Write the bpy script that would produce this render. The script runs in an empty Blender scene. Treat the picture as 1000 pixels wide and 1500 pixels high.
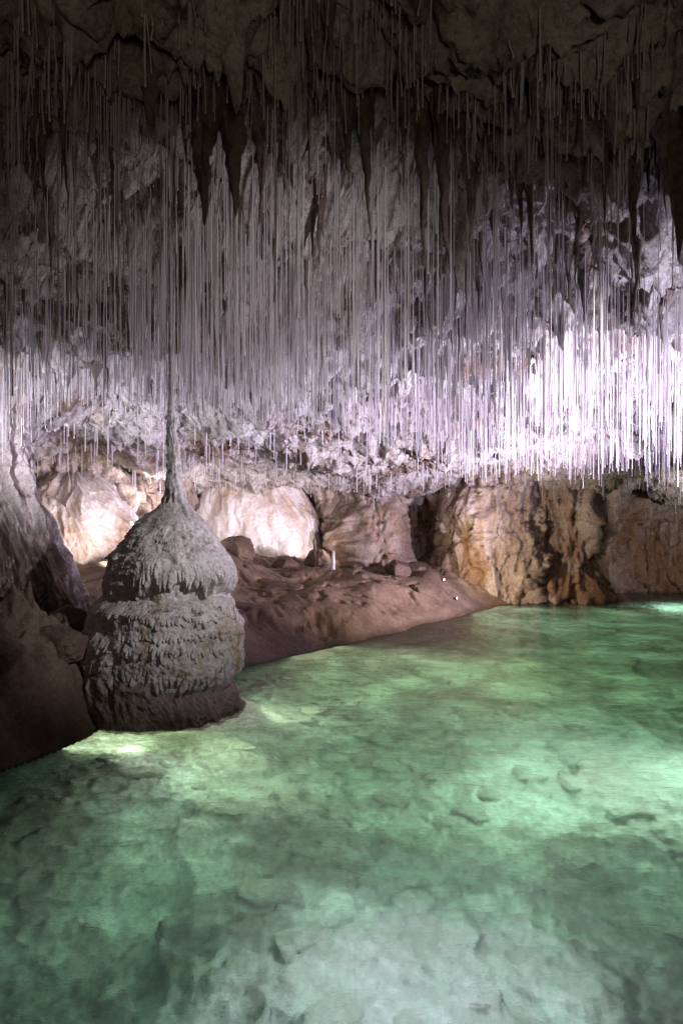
import bpy, math, random
import numpy as np
from mathutils import Vector

# ------------------------------------------------------------------ camera, world, exposure
SC = bpy.context.scene
COL = SC.collection
F, CX, CY, H = 1100.0, 500.0, 750.0, 2.2            # focal length in photo pixels, principal point, eye height above the water
cam_d = bpy.data.cameras.new('camera'); cam = bpy.data.objects.new('camera', cam_d); COL.objects.link(cam)
cam.location = (0, 0, H); cam.rotation_euler = (math.pi/2, 0, 0)
cam_d.sensor_fit = 'VERTICAL'; cam_d.sensor_height = 36; cam_d.sensor_width = 24
cam_d.lens = F/1500*36
cam_d.clip_start = 0.05; cam_d.clip_end = 200
SC.camera = cam

world = bpy.data.worlds.new('World'); SC.world = world; world.use_nodes = True
bg = world.node_tree.nodes['Background']
bg.inputs['Color'].default_value = (0.5, 0.45, 0.5, 1); bg.inputs['Strength'].default_value = 0.004   # a closed cave: no daylight
SC.view_settings.view_transform = 'Standard'; SC.view_settings.look = 'None'
SC.view_settings.exposure = 0.35; SC.view_settings.gamma = 1.0
SC.render.engine = 'CYCLES'
SC.cycles.max_bounces = 6; SC.cycles.diffuse_bounces = 3; SC.cycles.glossy_bounces = 2
SC.cycles.transparent_max_bounces = 8; SC.cycles.transmission_bounces = 4; SC.cycles.volume_bounces = 0
SC.cycles.use_denoising = True
SC.cycles.sample_clamp_indirect = 4.0
SC.cycles.caustics_reflective = False; SC.cycles.caustics_refractive = False

def spot(name, loc, aim, watts, col, angle, blend=0.6, radius=0.08):
    l = bpy.data.lights.new(name, 'SPOT'); l.energy = watts; l.color = col
    l.spot_size = math.radians(angle); l.spot_blend = blend; l.shadow_soft_size = radius
    o = bpy.data.objects.new(name, l); COL.objects.link(o); o.location = loc
    o.rotation_euler = (Vector(aim)-Vector(loc)).to_track_quat('-Z', 'Y').to_euler()
    return o
LAV = (0.74, 0.69, 1.0); WARM = (1.0, 0.80, 0.60); WHITE = (1.0, 0.93, 0.95)
# the show cave's lamps, plus unseen fill spots
spot('lamp_straw_curtain', (5.4, 7.4, 1.9), (3.9, 10.0, 4.0), 4700, LAV, 92, 1.0, 0.12)
spot('lamp_right_ceiling', (4.3, 5.6, 2.2), (2.9, 8.5, 4.6), 900, LAV, 84, 1.0, 0.12)
spot('lamp_straw_centre', (6.5, 8.6, 0.9), (0.0, 10.6, 3.9), 4200, (0.76, 0.66, 1.0), 64, 1.0, 0.15)
spot('lamp_far_ceiling', (6.6, 13.0, 1.2), (0.0, 16.5, 3.6), 3600, (0.84, 0.72, 1.0), 90, 0.9, 0.15)
spot('lamp_left_alcove', (-6.8, 12.6, 2.0), (-4.4, 10.8, 4.0), 1500, (0.84, 0.80, 1.0), 120, 0.8, 0.08)
spot('fill_left_edge', (-3.7, 6.6, 2.5), (-3.3, 11.6, 4.0), 700, (0.82, 0.80, 1.0), 60, 1.0, 0.08)  # unseen extra spot added to whiten the far left rock
spot('lamp_arch', (-4.1, 15.6, 1.6), (-3.6, 18.0, 3.4), 360, (0.96, 0.86, 0.98), 130, 0.9, 0.06)
spot('lamp_outcrop', (-4.0, 13.4, 1.3), (-5.6, 16.0, 1.9), 230, (1.0, 0.86, 0.84), 90, 0.9, 0.06)
spot('lamp_dome', (0.3, 17.4, 1.35), (-1.9, 19.8, 1.9), 120, (1.0, 0.86, 0.86), 90, 0.9, 0.05)
spot('lamp_buttress', (2.65, 16.6, 0.95), (5.2, 18.8, 1.6), 210, (1.0, 0.80, 0.62), 120, 0.8, 0.05)
spot('lamp_recess', (8.2, 16.2, 2.2), (8.2, 21.0, 2.2), 260, (0.95, 0.85, 0.90), 90, 0.9, 0.1)
spot('lamp_walkway', (3.4, 2.6, 0.8), (-0.7, 6.9, 4.1), 1150, (0.93, 0.86, 1.0), 36, 1.0, 0.25)
spot('lamp_mound', (3.4, 4.6, 4.0), (-1.9, 8.3, 1.9), 980, (0.97, 0.92, 1.0), 35, 1.0, 0.08)
spot('fill_near_ceiling', (0.5, -2.0, 1.6), (-0.3, 5.4, 4.9), 135, (1.0, 0.84, 0.66), 96, 1.0, 0.3)  # unseen weak fill added behind the camera to lift the dark ceiling
spot('lamp_mud_bank', (6.0, 9.5, 1.9), (0.6, 14.8, 0.7), 1100, (1.0, 0.76, 0.52), 50, 1.0, 0.15)
def sunk(loc, watts, col, angle=150, aim=None):      # shielded lamps sunk just under the surface, shining down on the bed
    l = spot('lamp_sunk', loc, aim or (loc[0], loc[1]+0.01, -3), watts, col, angle, 1.0, 0.06)
for x_, y_, z_, w_, c_, a_ in [(0.45, 4.1, -0.05, 170, (0.95, 0.66, 1.0), 140), (2.8, 7.1, -0.06, 230, (1.0, 0.86, 0.97), 130), (1.5, 6.7, -0.06, 34, (0.95, 1.0, 0.95), 150), (3.7, 7.2, -0.06, 80, (1.0, 0.95, 0.94), 140),
        (-0.9, 6.9, -0.06, 45, (1.0, 1.0, 0.82), 130), (-1.15, 7.2, -0.05, 12, (0.9, 1.0, 0.8), 160), (-2.0, 7.1, -0.05, 8, (0.9, 1.0, 0.8), 160), (-0.6, 8.7, -0.06, 18, (0.9, 1.0, 0.75), 150),
        (8.4, 17.6, -0.10, 500, (0.85, 0.95, 1.0), 160)]:  # this last one is added in place of a bright reflection
    sunk((x_, y_, z_), w_, c_, a_)
def panel(loc, sx_, sy_, watts, col):                 # unseen fill under the surface, in place of lamplight entering the water
    l = bpy.data.lights.new('glow_fill', 'AREA'); l.shape = 'RECTANGLE'; l.size = sx_; l.size_y = sy_; l.energy = watts; l.color = col
    o = bpy.data.objects.new('glow_fill', l); COL.objects.link(o); o.location = loc
panel((-1.85, 7.3, -0.03), 2.4, 0.6, 11, (0.75, 1.0, 0.65))
panel((0.8, 6.8, -0.03), 5.5, 4.5, 92, (0.92, 1.0, 0.88))
panel((0.4, 3.9, -0.03), 4.5, 2.0, 18, (0.86, 0.92, 1.0))
panel((2.0, 10.6, -0.03), 5.5, 3.5, 92, (0.88, 1.0, 0.70))
panel((5.6, 14.8, -0.03), 5.5, 5.5, 110, (0.86, 1.0, 0.78))

# ------------------------------------------------------------------ noise
def _h(ix, iy, iz, s):
    h = (ix.astype(np.int64)*374761393 + iy.astype(np.int64)*668265263 + iz.astype(np.int64)*2147483647 + s*974634777) & 0xFFFFFFFF
    h = ((h ^ (h >> 13)) * 1274126177) & 0xFFFFFFFF
    h = ((h ^ (h >> 16)) * 2246822519) & 0xFFFFFFFF
    return (h ^ (h >> 15)) & 0xFFFFFF
_r = np.random.RandomState(5)
_G3 = _r.normal(size=(256, 3)); _G3 /= np.linalg.norm(_G3, axis=1)[:, None]; _G3 *= 1.5
_a = _r.uniform(0, 2*np.pi, 256); _G2 = np.stack([np.cos(_a), np.sin(_a)], 1)*1.4
def n2(x, y, s=0):
    x, y = np.broadcast_arrays(x, y)
    x0 = np.floor(x); y0 = np.floor(y); fx = x-x0; fy = y-y0
    u = fx*fx*fx*(fx*(fx*6-15)+10); v = fy*fy*fy*(fy*(fy*6-15)+10)
    z = np.zeros_like(x0, dtype=np.int64)
    def g(dx, dy):
        G = _G2[_h(x0+dx, y0+dy, z, s) & 255]
        return G[..., 0]*(fx-dx) + G[..., 1]*(fy-dy)
    a = g(0, 0); b = g(1, 0); c = g(0, 1); d = g(1, 1)
    return (a+(b-a)*u) + ((c+(d-c)*u)-(a+(b-a)*u))*v
def n3(x, y, z, s=0):
    x, y, z = np.broadcast_arrays(x, y, z)
    x0 = np.floor(x); y0 = np.floor(y); z0 = np.floor(z); fx = x-x0; fy = y-y0; fz = z-z0
    f = lambda t: t*t*t*(t*(t*6-15)+10)
    u, v, w = f(fx), f(fy), f(fz)
    def g(dx, dy, dz):
        G = _G3[_h(x0+dx, y0+dy, z0+dz, s) & 255]
        return G[..., 0]*(fx-dx) + G[..., 1]*(fy-dy) + G[..., 2]*(fz-dz)
    r = 0
    for dz, wz in ((0, 1-w), (1, w)):
        a = g(0, 0, dz); b = g(1, 0, dz); c = g(0, 1, dz); d = g(1, 1, dz)
        r = r + wz*((a+(b-a)*u)*(1-v) + (c+(d-c)*u)*v)
    return r
def fbm2(x, y, o=5, s=0, ridged=False, gain=0.5):
    t = 0; a = 1.0; f = 1.0
    for i in range(o):
        n = n2(x*f, y*f, s+i*17)
        t = t + a*((1-2*np.abs(n)) if ridged else n); a *= gain; f *= 2.03
    return t
def fbm3(x, y, z, o=4, s=0, ridged=False, gain=0.5):
    t = 0; a = 1.0; f = 1.0
    for i in range(o):
        n = n3(x*f, y*f, z*f, s+i*17)
        t = t + a*((1-2*np.abs(n)) if ridged else n); a *= gain; f *= 2.03
    return t
def worley(x, y, s=0):
    """F1, F2 and a faceted height: every cell is a tilted plane"""
    x, y = np.broadcast_arrays(x, y)
    x0 = np.floor(x); y0 = np.floor(y); z = np.zeros_like(x0, dtype=np.int64)
    F1 = np.full(x.shape, 9.0); F2 = np.full(x.shape, 9.0); hh = np.zeros(x.shape)
    for dx in (-1, 0, 1):
        for dy in (-1, 0, 1):
            k = _h(x0+dx, y0+dy, z, s)
            px = x0+dx+(k & 255)/255.; py = y0+dy+((k >> 8) & 255)/255.
            ex = x-px; ey = y-py; d = np.sqrt(ex*ex+ey*ey)
            k2 = _h(x0+dx, y0+dy, z, s+99)
            hc = ((k2 & 255)/255.-.5) + (((k2 >> 8) & 255)/255.-.5)*1.6*ex + (((k2 >> 16) & 255)/255.-.5)*1.6*ey
            m = d < F1
            F2 = np.where(m, F1, np.minimum(F2, d)); hh = np.where(m, hc, hh); F1 = np.where(m, d, F1)
    return F1, F2, hh
def ss(a, b, x):
    t = np.clip((x-a)/(b-a), 0, 1); return t*t*(3-2*t)

# ------------------------------------------------------------------ mesh helpers
def link_mesh(name, V, Fq, mat, parent=None, smooth=True, tri=False):
    me = bpy.data.meshes.new(name)
    V = np.asarray(V, dtype=np.float32).reshape(-1, 3); Fq = np.asarray(Fq, dtype=np.int32)
    k = Fq.shape[1]
    me.vertices.add(len(V)); me.vertices.foreach_set('co', V.ravel())
    me.loops.add(Fq.size); me.loops.foreach_set('vertex_index', Fq.ravel())
    me.polygons.add(len(Fq)); me.polygons.foreach_set('loop_start', np.arange(0, Fq.size, k, dtype=np.int32))
    me.polygons.foreach_set('loop_total', np.full(len(Fq), k, dtype=np.int32))
    me.update(calc_edges=True)
    me.polygons.foreach_set('use_smooth', np.full(len(Fq), smooth))
    me.materials.append(mat)
    o = bpy.data.objects.new(name, me); COL.objects.link(o)
    if parent: o.parent = parent
    return o
def grid_faces(nu, nv, wrap=False):
    """vertex index = i*nv + j, i in nu, j in nv; wrap closes j"""
    i = np.arange(nu-1)[:, None]; j = np.arange(nv if wrap else nv-1)[None, :]
    j2 = (j+1) % nv
    a = i*nv+j; b = i*nv+j2; c = (i+1)*nv+j2; d = (i+1)*nv+j
    return np.stack([a, b, c, d], -1).reshape(-1, 4)
def tag(o, label=None, cat=None, group=None, kind=None):
    if label: o['label'] = label
    if cat: o['category'] = cat
    if group: o['group'] = group
    if kind: o['kind'] = kind
    return o
def empty(name, loc):
    o = bpy.data.objects.new(name, None); COL.objects.link(o); o.location = loc; o.empty_display_size = 0.1
    return o
def at(px, py, Y):
    return np.array([(px-CX)/F*Y, Y, H-(py-CY)/F*Y])

# ------------------------------------------------------------------ materials
def mat(name):
    m = bpy.data.materials.new(name); m.use_nodes = True
    nt = m.node_tree; nt.nodes.clear()
    out = nt.nodes.new('ShaderNodeOutputMaterial')
    return m, nt, out
def N(nt, t, **kw):
    n = nt.nodes.new(t)
    for k, v in kw.items():
        if k in n.inputs: n.inputs[k].default_value = v
        else: setattr(n, k, v)
    return n
def coords(nt, scale=(1, 1, 1)):
    tc = N(nt, 'ShaderNodeTexCoord'); mp = N(nt, 'ShaderNodeMapping'); mp.inputs['Scale'].default_value = scale
    nt.links.new(tc.outputs['Object'], mp.inputs['Vector']); return mp.outputs['Vector']
def noise(nt, vec, scale, detail=6, rough=0.6, dist=0.0):
    n = N(nt, 'ShaderNodeTexNoise'); n.inputs['Scale'].default_value = scale; n.inputs['Detail'].default_value = detail
    n.inputs['Roughness'].default_value = rough; n.inputs['Distortion'].default_value = dist
    nt.links.new(vec, n.inputs['Vector']); return n.outputs['Fac']
def ramp(nt, fac, stops):
    r = N(nt, 'ShaderNodeValToRGB'); e = r.color_ramp.elements
    while len(e) < len(stops): e.new(0.5)
    for k, (p, c) in enumerate(stops):
        e[k].position = p; e[k].color = (c[0], c[1], c[2], 1) if isinstance(c, tuple) else (c, c, c, 1)
    nt.links.new(fac, r.inputs['Fac']); return r.outputs['Color']
def mix(nt, a, b, fac):
    m = N(nt, 'ShaderNodeMix', data_type='RGBA')
    for sock, v in ((m.inputs[0], fac), (m.inputs[6], a), (m.inputs[7], b)):
        if isinstance(v, (int, float)): sock.default_value = v
        elif isinstance(v, tuple): sock.default_value = (*v, 1)
        else: nt.links.new(v, sock)
    return m.outputs[2]
def mth(nt, op, a, b=0.0):
    m = N(nt, 'ShaderNodeMath', operation=op)
    for sock, v in ((m.inputs[0], a), (m.inputs[1], b)):
        if isinstance(v, (int, float)): sock.default_value = v
        else: nt.links.new(v, sock)
    return m.outputs[0]
def bump(nt, h, strength, dist, normal=None):
    b = N(nt, 'ShaderNodeBump'); b.inputs['Strength'].default_value = strength; b.inputs['Distance'].default_value = dist
    nt.links.new(h, b.inputs['Height'])
    if normal is not None: nt.links.new(normal, b.inputs['Normal'])
    return b.outputs['Normal']
def rock_mat(name, stops, stain=None, stain_amt=(0.5, 0.62), dark=(0.08, 0.055, 0.04), dark_amt=(0.33, 0.42), rough=0.75,
             stretch=(1, 1, 1), bump_d=0.03, scale=1.0, zband=None, fine=60.0, spec=0.3, grain=0.5):
    m, nt, out = mat(name)
    v = coords(nt, stretch); vp = coords(nt)
    a = noise(nt, v, 1.3*scale, 8, 0.62, 0.4)
    col = ramp(nt, a, stops)
    if stain:
        s = noise(nt, v, 0.8*scale, 7, 0.65, 0.8)
        f = ramp(nt, s, [(stain_amt[0], 0.0), (stain_amt[1], 1.0)])
        if zband:                                    # stained belt between two heights (old water levels)
            sp = N(nt, 'ShaderNodeSeparateXYZ'); nt.links.new(vp, sp.inputs[0])
            wob = mth(nt, 'MULTIPLY', mth(nt, 'SUBTRACT', noise(nt, v, 0.9, 5), 0.5), 1.6)
            mr = N(nt, 'ShaderNodeMapRange', interpolation_type='SMOOTHSTEP'); nt.links.new(mth(nt, 'ADD', sp.outputs[2], wob), mr.inputs[0])
            mr.inputs[1].default_value = zband[1]; mr.inputs[2].default_value = zband[0]
            f = mix(nt, (0, 0, 0), f, mr.outputs[0])
        col = mix(nt, col, mix(nt, stain, tuple(c*0.45 for c in stain), noise(nt, v, 5*scale, 6, 0.7)), f)
    d = noise(nt, vp, 3.1*scale, 9, 0.7, 0.6)
    col = mix(nt, dark, col, ramp(nt, d, [(dark_amt[0], 0.0), (dark_amt[1], 1.0)]))
    g = noise(nt, vp, 22, 6, 0.7)
    col = mix(nt, col, mix(nt, col, (0.02, 0.018, 0.016), grain), ramp(nt, g, [(0.35, 1.0), (0.55, 0.0)]))
    b = N(nt, 'ShaderNodeBsdfPrincipled'); nt.links.new(col, b.inputs['Base Color'])
    rr = ramp(nt, noise(nt, vp, 4, 5), [(0.35, rough-0.2), (0.65, min(1, rough+0.15))]); nt.links.new(rr, b.inputs['Roughness'])
    b.inputs['Specular IOR Level'].default_value = spec
    n1 = bump(nt, noise(nt, v, 7*scale, 10, 0.68, 0.3), 0.9, bump_d)
    n2_ = bump(nt, noise(nt, vp, fine, 6, 0.6), 0.6, bump_d*0.25, n1)
    nt.links.new(n2_, b.inputs['Normal']); nt.links.new(b.outputs[0], out.inputs[0])
    return m
M = {}
M['ceiling'] = rock_mat('ceiling rock', [(0.3, (0.34, 0.29, 0.23)), (0.5, (0.50, 0.46, 0.40)), (0.7, (0.62, 0.58, 0.52))],
                        stain=(0.26, 0.16, 0.08), stain_amt=(0.52, 0.66), bump_d=0.10)
M['wall'] = rock_mat('wall rock', [(0.3, (0.20, 0.14, 0.10)), (0.5, (0.38, 0.30, 0.23)), (0.7, (0.52, 0.45, 0.38))],
                     stain=(0.38, 0.23, 0.12), stain_amt=(0.45, 0.58), zband=(1.7, 3.0), stretch=(1, 1, 0.5), bump_d=0.06)
M['flow'] = rock_mat('pale flowstone', [(0.3, (0.50, 0.42, 0.34)), (0.5, (0.64, 0.58, 0.52)), (0.7, (0.70, 0.66, 0.62))],
                     stain=(0.42, 0.26, 0.13), stain_amt=(0.48, 0.66), dark=(0.25, 0.18, 0.12), dark_amt=(0.26, 0.36), stretch=(1, 1, 0.22), bump_d=0.03, rough=0.5, spec=0.5, grain=0.12, fine=18)
M['mound'] = rock_mat('mound calcite', [(0.3, (0.38, 0.35, 0.31)), (0.5, (0.52, 0.49, 0.45)), (0.7, (0.62, 0.59, 0.56))],
                      stain=(0.46, 0.34, 0.15), stain_amt=(0.56, 0.72), dark=(0.14, 0.12, 0.10), dark_amt=(0.28, 0.40), bump_d=0.012, fine=110, scale=1.6)
M['drape'] = rock_mat('drapery calcite', [(0.3, (0.36, 0.33, 0.29)), (0.5, (0.50, 0.47, 0.43)), (0.7, (0.60, 0.57, 0.54))],
                      stain=(0.46, 0.34, 0.15), stain_amt=(0.54, 0.70), bump_d=0.01, fine=110, scale=2, stretch=(1, 1, 0.4))
M['brownrock'] = rock_mat('brown rock', [(0.3, (0.08, 0.05, 0.035)), (0.5, (0.15, 0.10, 0.07)), (0.7, (0.24, 0.17, 0.12))], bump_d=0.05, rough=0.7)
M['base'] = rock_mat('base rock', [(0.3, (0.19, 0.14, 0.11)), (0.5, (0.29, 0.23, 0.19)), (0.7, (0.38, 0.32, 0.28))], bump_d=0.02, scale=1.5, dark_amt=(0.28, 0.36))
M['stalactite'] = rock_mat('stalactite rock', [(0.3, (0.07, 0.05, 0.035)), (0.5, (0.13, 0.095, 0.07)), (0.7, (0.22, 0.18, 0.15))], bump_d=0.02, scale=2.0)  # colour darkened so the backlit stalactites read as silhouettes
M['mud'] = rock_mat('mud', [(0.3, (0.12, 0.08, 0.052)), (0.5, (0.185, 0.125, 0.082)), (0.7, (0.25, 0.175, 0.12))], dark=(0.06, 0.035, 0.025),
                    dark_amt=(0.30, 0.34), bump_d=0.02, rough=0.62, spec=0.4)
def mud_detail(m):
    nt = m.node_tree; b = next(n for n in nt.nodes if n.type == 'BSDF_PRINCIPLED')
    src = b.inputs['Base Color'].links[0].from_socket; vp = coords(nt)
    vo = N(nt, 'ShaderNodeTexVoronoi'); vo.inputs['Scale'].default_value = 4.5; nt.links.new(vp, vo.inputs['Vector'])
    hole = ramp(nt, mth(nt, 'ADD', vo.outputs['Distance'], mth(nt, 'MULTIPLY', noise(nt, vp, 9, 5), 0.35)), [(0.22, 1.0), (0.29, 0.0)])
    c = mix(nt, src, (0.035, 0.022, 0.015), hole); c = mix(nt, c, mix(nt, c, (0.30, 0.22, 0.16), 0.6), ramp(nt, noise(nt, vp, 1.1, 8, 0.7), [(0.5, 0.0), (0.68, 1.0)]))
    sp = N(nt, 'ShaderNodeSeparateXYZ'); nt.links.new(vp, sp.inputs[0])
    mr = N(nt, 'ShaderNodeMapRange'); nt.links.new(mth(nt, 'ADD', sp.outputs[2], mth(nt, 'MULTIPLY', noise(nt, vp, 3, 5), 0.12)), mr.inputs[0])
    mr.inputs[1].default_value = 0.16; mr.inputs[2].default_value = 0.08
    c = mix(nt, c, (0.05, 0.035, 0.025), mth(nt, 'MULTIPLY', mr.outputs[0], 0.6)); nt.links.new(c, b.inputs['Base Color'])
    nt.links.new(mth(nt, 'SUBTRACT', 0.62, mth(nt, 'MULTIPLY', mr.outputs[0], 0.38)), b.inputs['Roughness'])
mud_detail(M['mud'])
M['bed'] = rock_mat('lake bed silt', [(0.36, (0.34, 0.32, 0.25)), (0.5, (0.54, 0.53, 0.46)), (0.62, (0.82, 0.81, 0.74))], dark=(0.27, 0.25, 0.19),
                    dark_amt=(0.28, 0.44), bump_d=0.07, rough=0.8, scale=0.75, fine=25, grain=0.35)
def straw_mat():
    m, nt, out = mat('soda straw calcite')
    v = coords(nt, (1, 1, 0.15))
    c = ramp(nt, noise(nt, v, 5, 5), [(0.3, (0.50, 0.44, 0.40)), (0.6, (0.74, 0.70, 0.68))])
    b = N(nt, 'ShaderNodeBsdfPrincipled'); nt.links.new(c, b.inputs['Base Color']); b.inputs['Roughness'].default_value = 0.35
    t = N(nt, 'ShaderNodeBsdfTranslucent'); nt.links.new(c, t.inputs['Color'])
    x = N(nt, 'ShaderNodeMixShader'); x.inputs[0].default_value = 0.4
    nt.links.new(b.outputs[0], x.inputs[1]); nt.links.new(t.outputs[0], x.inputs[2]); nt.links.new(x.outputs[0], out.inputs[0])
    return m
M['straw'] = straw_mat()
def plain(name, col, rough=0.5, metal=0.0, emit=None):
    m, nt, out = mat(name); b = N(nt, 'ShaderNodeBsdfPrincipled')
    c = ramp(nt, noise(nt, coords(nt), 30, 4), [(0.3, tuple(x*0.7 for x in col)), (0.7, col)]); nt.links.new(c, b.inputs['Base Color'])
    b.inputs['Roughness'].default_value = rough; b.inputs['Metallic'].default_value = metal
    if emit: b.inputs['Emission Color'].default_value = (*emit[0], 1); b.inputs['Emission Strength'].default_value = emit[1]
    nt.links.new(b.outputs[0], out.inputs[0]); return m
M['metal'] = plain('lamp housing', (0.12, 0.12, 0.12), 0.5, 0.6)
M['lens'] = plain('lit lamp lens', (0.9, 0.9, 0.9), 0.3, 0, ((1.0, 0.92, 0.9), 25.0))

def water_mat():
    m, nt, out = mat('lake water')
    v = coords(nt)
    h = mth(nt, 'ADD', noise(nt, coords(nt, (1, 1.7, 1)), 3.0, 4, 0.55, 0.6), mth(nt, 'MULTIPLY', noise(nt, coords(nt, (1, 1.9, 1)), 13, 3, 0.6, 0.8), 0.30))
    nrm = bump(nt, h, 1.0, 0.024); nrm2 = bump(nt, h, 1.0, 0.0035)
    gl = N(nt, 'ShaderNodeBsdfGlossy'); gl.inputs['Roughness'].default_value = 0.02; nt.links.new(nrm, gl.inputs['Normal'])
    rf = N(nt, 'ShaderNodeBsdfRefraction'); rf.inputs['Roughness'].default_value = 0.0; rf.inputs['IOR'].default_value = 1.33; nt.links.new(nrm2, rf.inputs['Normal'])
    fr = N(nt, 'ShaderNodeFresnel'); fr.inputs['IOR'].default_value = 1.33; nt.links.new(nrm, fr.inputs['Normal'])
    x = N(nt, 'ShaderNodeMixShader'); nt.links.new(fr.outputs[0], x.inputs[0]); nt.links.new(rf.outputs[0], x.inputs[1]); nt.links.new(gl.outputs[0], x.inputs[2])
    nt.links.new(x.outputs[0], out.inputs['Surface'])
    va = N(nt, 'ShaderNodeVolumeAbsorption'); va.inputs['Color'].default_value = (0.42, 0.90, 0.67, 1); va.inputs['Density'].default_value = 0.50
    vs = N(nt, 'ShaderNodeVolumeScatter'); vs.inputs['Color'].default_value = (0.75, 1.0, 0.92, 1); vs.inputs['Density'].default_value = 0.11; vs.inputs['Anisotropy'].default_value = 0.3
    ad = N(nt, 'ShaderNodeAddShader'); nt.links.new(va.outputs[0], ad.inputs[0]); nt.links.new(vs.outputs[0], ad.inputs[1])
    nt.links.new(ad.outputs[0], out.inputs['Volume'])
    return m
M['water'] = water_mat()

# ------------------------------------------------------------------ ceiling (height field seen from below)
rng = np.random.RandomState(11)
CX0, CX1, CY0, CY1, CS = -12.5, 13.0, -6.0, 23.5, 0.028
cxs = np.arange(CX0, CX1, CS); cys = np.arange(CY0, CY1, CS)
GX, GY = np.meshgrid(cxs, cys, indexing='ij')
def ceil_base(x, y):
    z = np.interp(y, [-6, 0, 3, 6, 9, 12, 14.5, 16.5, 18.3, 20, 22, 25], [5.7, 5.5, 5.35, 5.0, 4.55, 4.1, 3.72, 3.38, 3.12, 2.86, 2.75, 2.7])
    z = z - 0.45*ss(-1.6, -2.9, x)*ss(5.6, 7.2, y)*ss(9.2, 8.5, y)               # hanging mass on the left
    z = z + 0.40*ss(-1.2, -2.6, x)*ss(9.0, 9.8, y)*ss(13.5, 11, y)
    z = z - 1.5*np.exp(-(((x+5.3)/1.5)**2 + ((y-10.6)/1.5)**2))            # comes down onto the left column
    z = z - 0.5*ss(6.5, 11, np.abs(x))
    return z
wx = GX + 0.35*n2(GX*0.7, GY*0.7, 3); wy = GY + 0.35*n2(GX*0.7, GY*0.7, 4)
ZC = ceil_base(GX, GY)
ZC = ZC - 0.45*fbm2(wx*0.42, wy*0.42, 2, 21)
rd = fbm2(wx*0.9, wy*0.9, 5, 31, ridged=True, gain=0.55)
AF = 1-0.55*ss(12, 17, GY)
ZC = ZC - 0.24*AF*(rd-0.6)
_, _, fc = worley(wx*1.1+0.3*n2(wx*3, wy*3, 8), wy*1.1, 5)
ZC = ZC - 0.15*AF*fc
_, _, fc = worley(wx*3.1, wy*3.4, 6)
ZC = ZC - 0.035*fc
ZC = ZC - 0.04*fbm2(GX*4.5, GY*4.5, 4, 41, ridged=True, gain=0.6)
ZC = ZC - 0.035*fbm2(GX*9, GY*9, 4, 43, ridged=True, gain=0.6)*np.exp(-np.maximum(GY-8, 0)/6)
# small stalactite nubs growing out of the ceiling, in clusters
clus = n2(GX*0.8, GY*0.8, 77)
cand = 5200
sx = rng.uniform(-9, 10, cand); sy = rng.uniform(2.5, 21, cand)
for k in range(cand):
    i = int((sx[k]-CX0)/CS); j = int((sy[k]-CY0)/CS)
    if clus[i, j] < rng.uniform(-0.25, 0.5): continue
    r = rng.uniform(0.035, 0.10); L = r*rng.uniform(1.5, 5.5)*(1 if sy[k] < 12 else 0.35); w = int(r*2.2/CS)+1
    sl = (slice(i-w, i+w+1), slice(j-w, j+w+1))
    d = np.hypot(GX[sl]-sx[k], GY[sl]-sy[k])/r
    ZC[sl] -= L*np.exp(-d*1.5)*(d < 2.6)
DX = 0.07*n2(GX*3, GY*3, 51)+0.03*n2(GX*9, GY*9, 52); DY = 0.12*n2(GX*3, GY*3, 53)+0.04*n2(GX*9, GY*9, 54)
V = np.stack([GX+DX, GY+DY, ZC], -1)
ceil_o = link_mesh('cave_ceiling', V, grid_faces(len(cxs), len(cys))[:, ::-1], M['ceiling'])
tag(ceil_o, kind='structure')
def zceil(x, y):
    i = np.clip(((np.asarray(x)-CX0)/CS).astype(int), 0, len(cxs)-1); j = np.clip(((np.asarray(y)-CY0)/CS).astype(int), 0, len(cys)-1)
    return ZC[i, j]

# ------------------------------------------------------------------ cave wall: one closed curtain round the chamber
PATH = np.array([(-8.5, -5), (-9, 2), (-8.6, 7), (-8.0, 11), (-7.4, 14.5), (-6.6, 16.0), (-5.2, 16.4), (-4.5, 17.6), (-4.2, 20.6), (-3.4, 21.8), (-0.9, 21.8),
                 (-0.3, 20.6), (0.5, 19.7), (1.2, 19.8), (1.6, 20.8), (2.7, 20.9), (3.0, 19.4), (3.6, 18.7), (4.6, 18.5), (5.15, 18.8), (5.45, 18.55), (6.05, 18.35),
                 (6.3, 18.7), (6.5, 20.8), (8.5, 21.4), (10.5, 20.8), (11.8, 16), (12, 8), (11.5, 1), (9, -5), (0, -5.6)])
P2 = np.vstack([PATH, PATH[:1]])
seg = np.r_[0, np.cumsum(np.linalg.norm(np.diff(P2, axis=0), axis=1))]
S = np.arange(0, seg[-1], 0.03)
wxp = np.interp(S, seg, P2[:, 0]); wyp = np.interp(S, seg, P2[:, 1])
ker = np.hanning(19); ker /= ker.sum()
def smooth(a):
    return np.convolve(np.r_[a[-9:], a, a[:9]], ker, 'valid')
wxp, wyp = smooth(wxp), smooth(wyp)
tx = np.roll(wxp, -1)-np.roll(wxp, 1); ty = np.roll(wyp, -1)-np.roll(wyp, 1); tl = np.hypot(tx, ty); nx, ny = ty/tl, -tx/tl   # inward (path runs clockwise)
zs = np.arange(-2.2, 6.2, 0.03)
SS, ZZ = np.meshgrid(S, zs, indexing='ij')
BX = np.repeat(wxp[:, None], len(zs), 1); BY = np.repeat(wyp[:, None], len(zs), 1)
disp = 0.30*fbm3(BX*0.7, BY*0.7, ZZ*0.5, 3, 61)
_, _, fc = worley(SS*0.75+0.5*n2(SS, ZZ, 3), ZZ*0.45+0.35*n2(SS*1.3, ZZ*1.3, 5), 12)
disp += 0.22*fc
disp += 0.10*fbm3(BX*3.0, BY*3.0, ZZ*0.5, 3, 66, ridged=True, gain=0.6)
disp += 0.14*fbm3(BX*1.6, BY*1.6, ZZ*0.35, 4, 65, ridged=True, gain=0.6)
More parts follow.
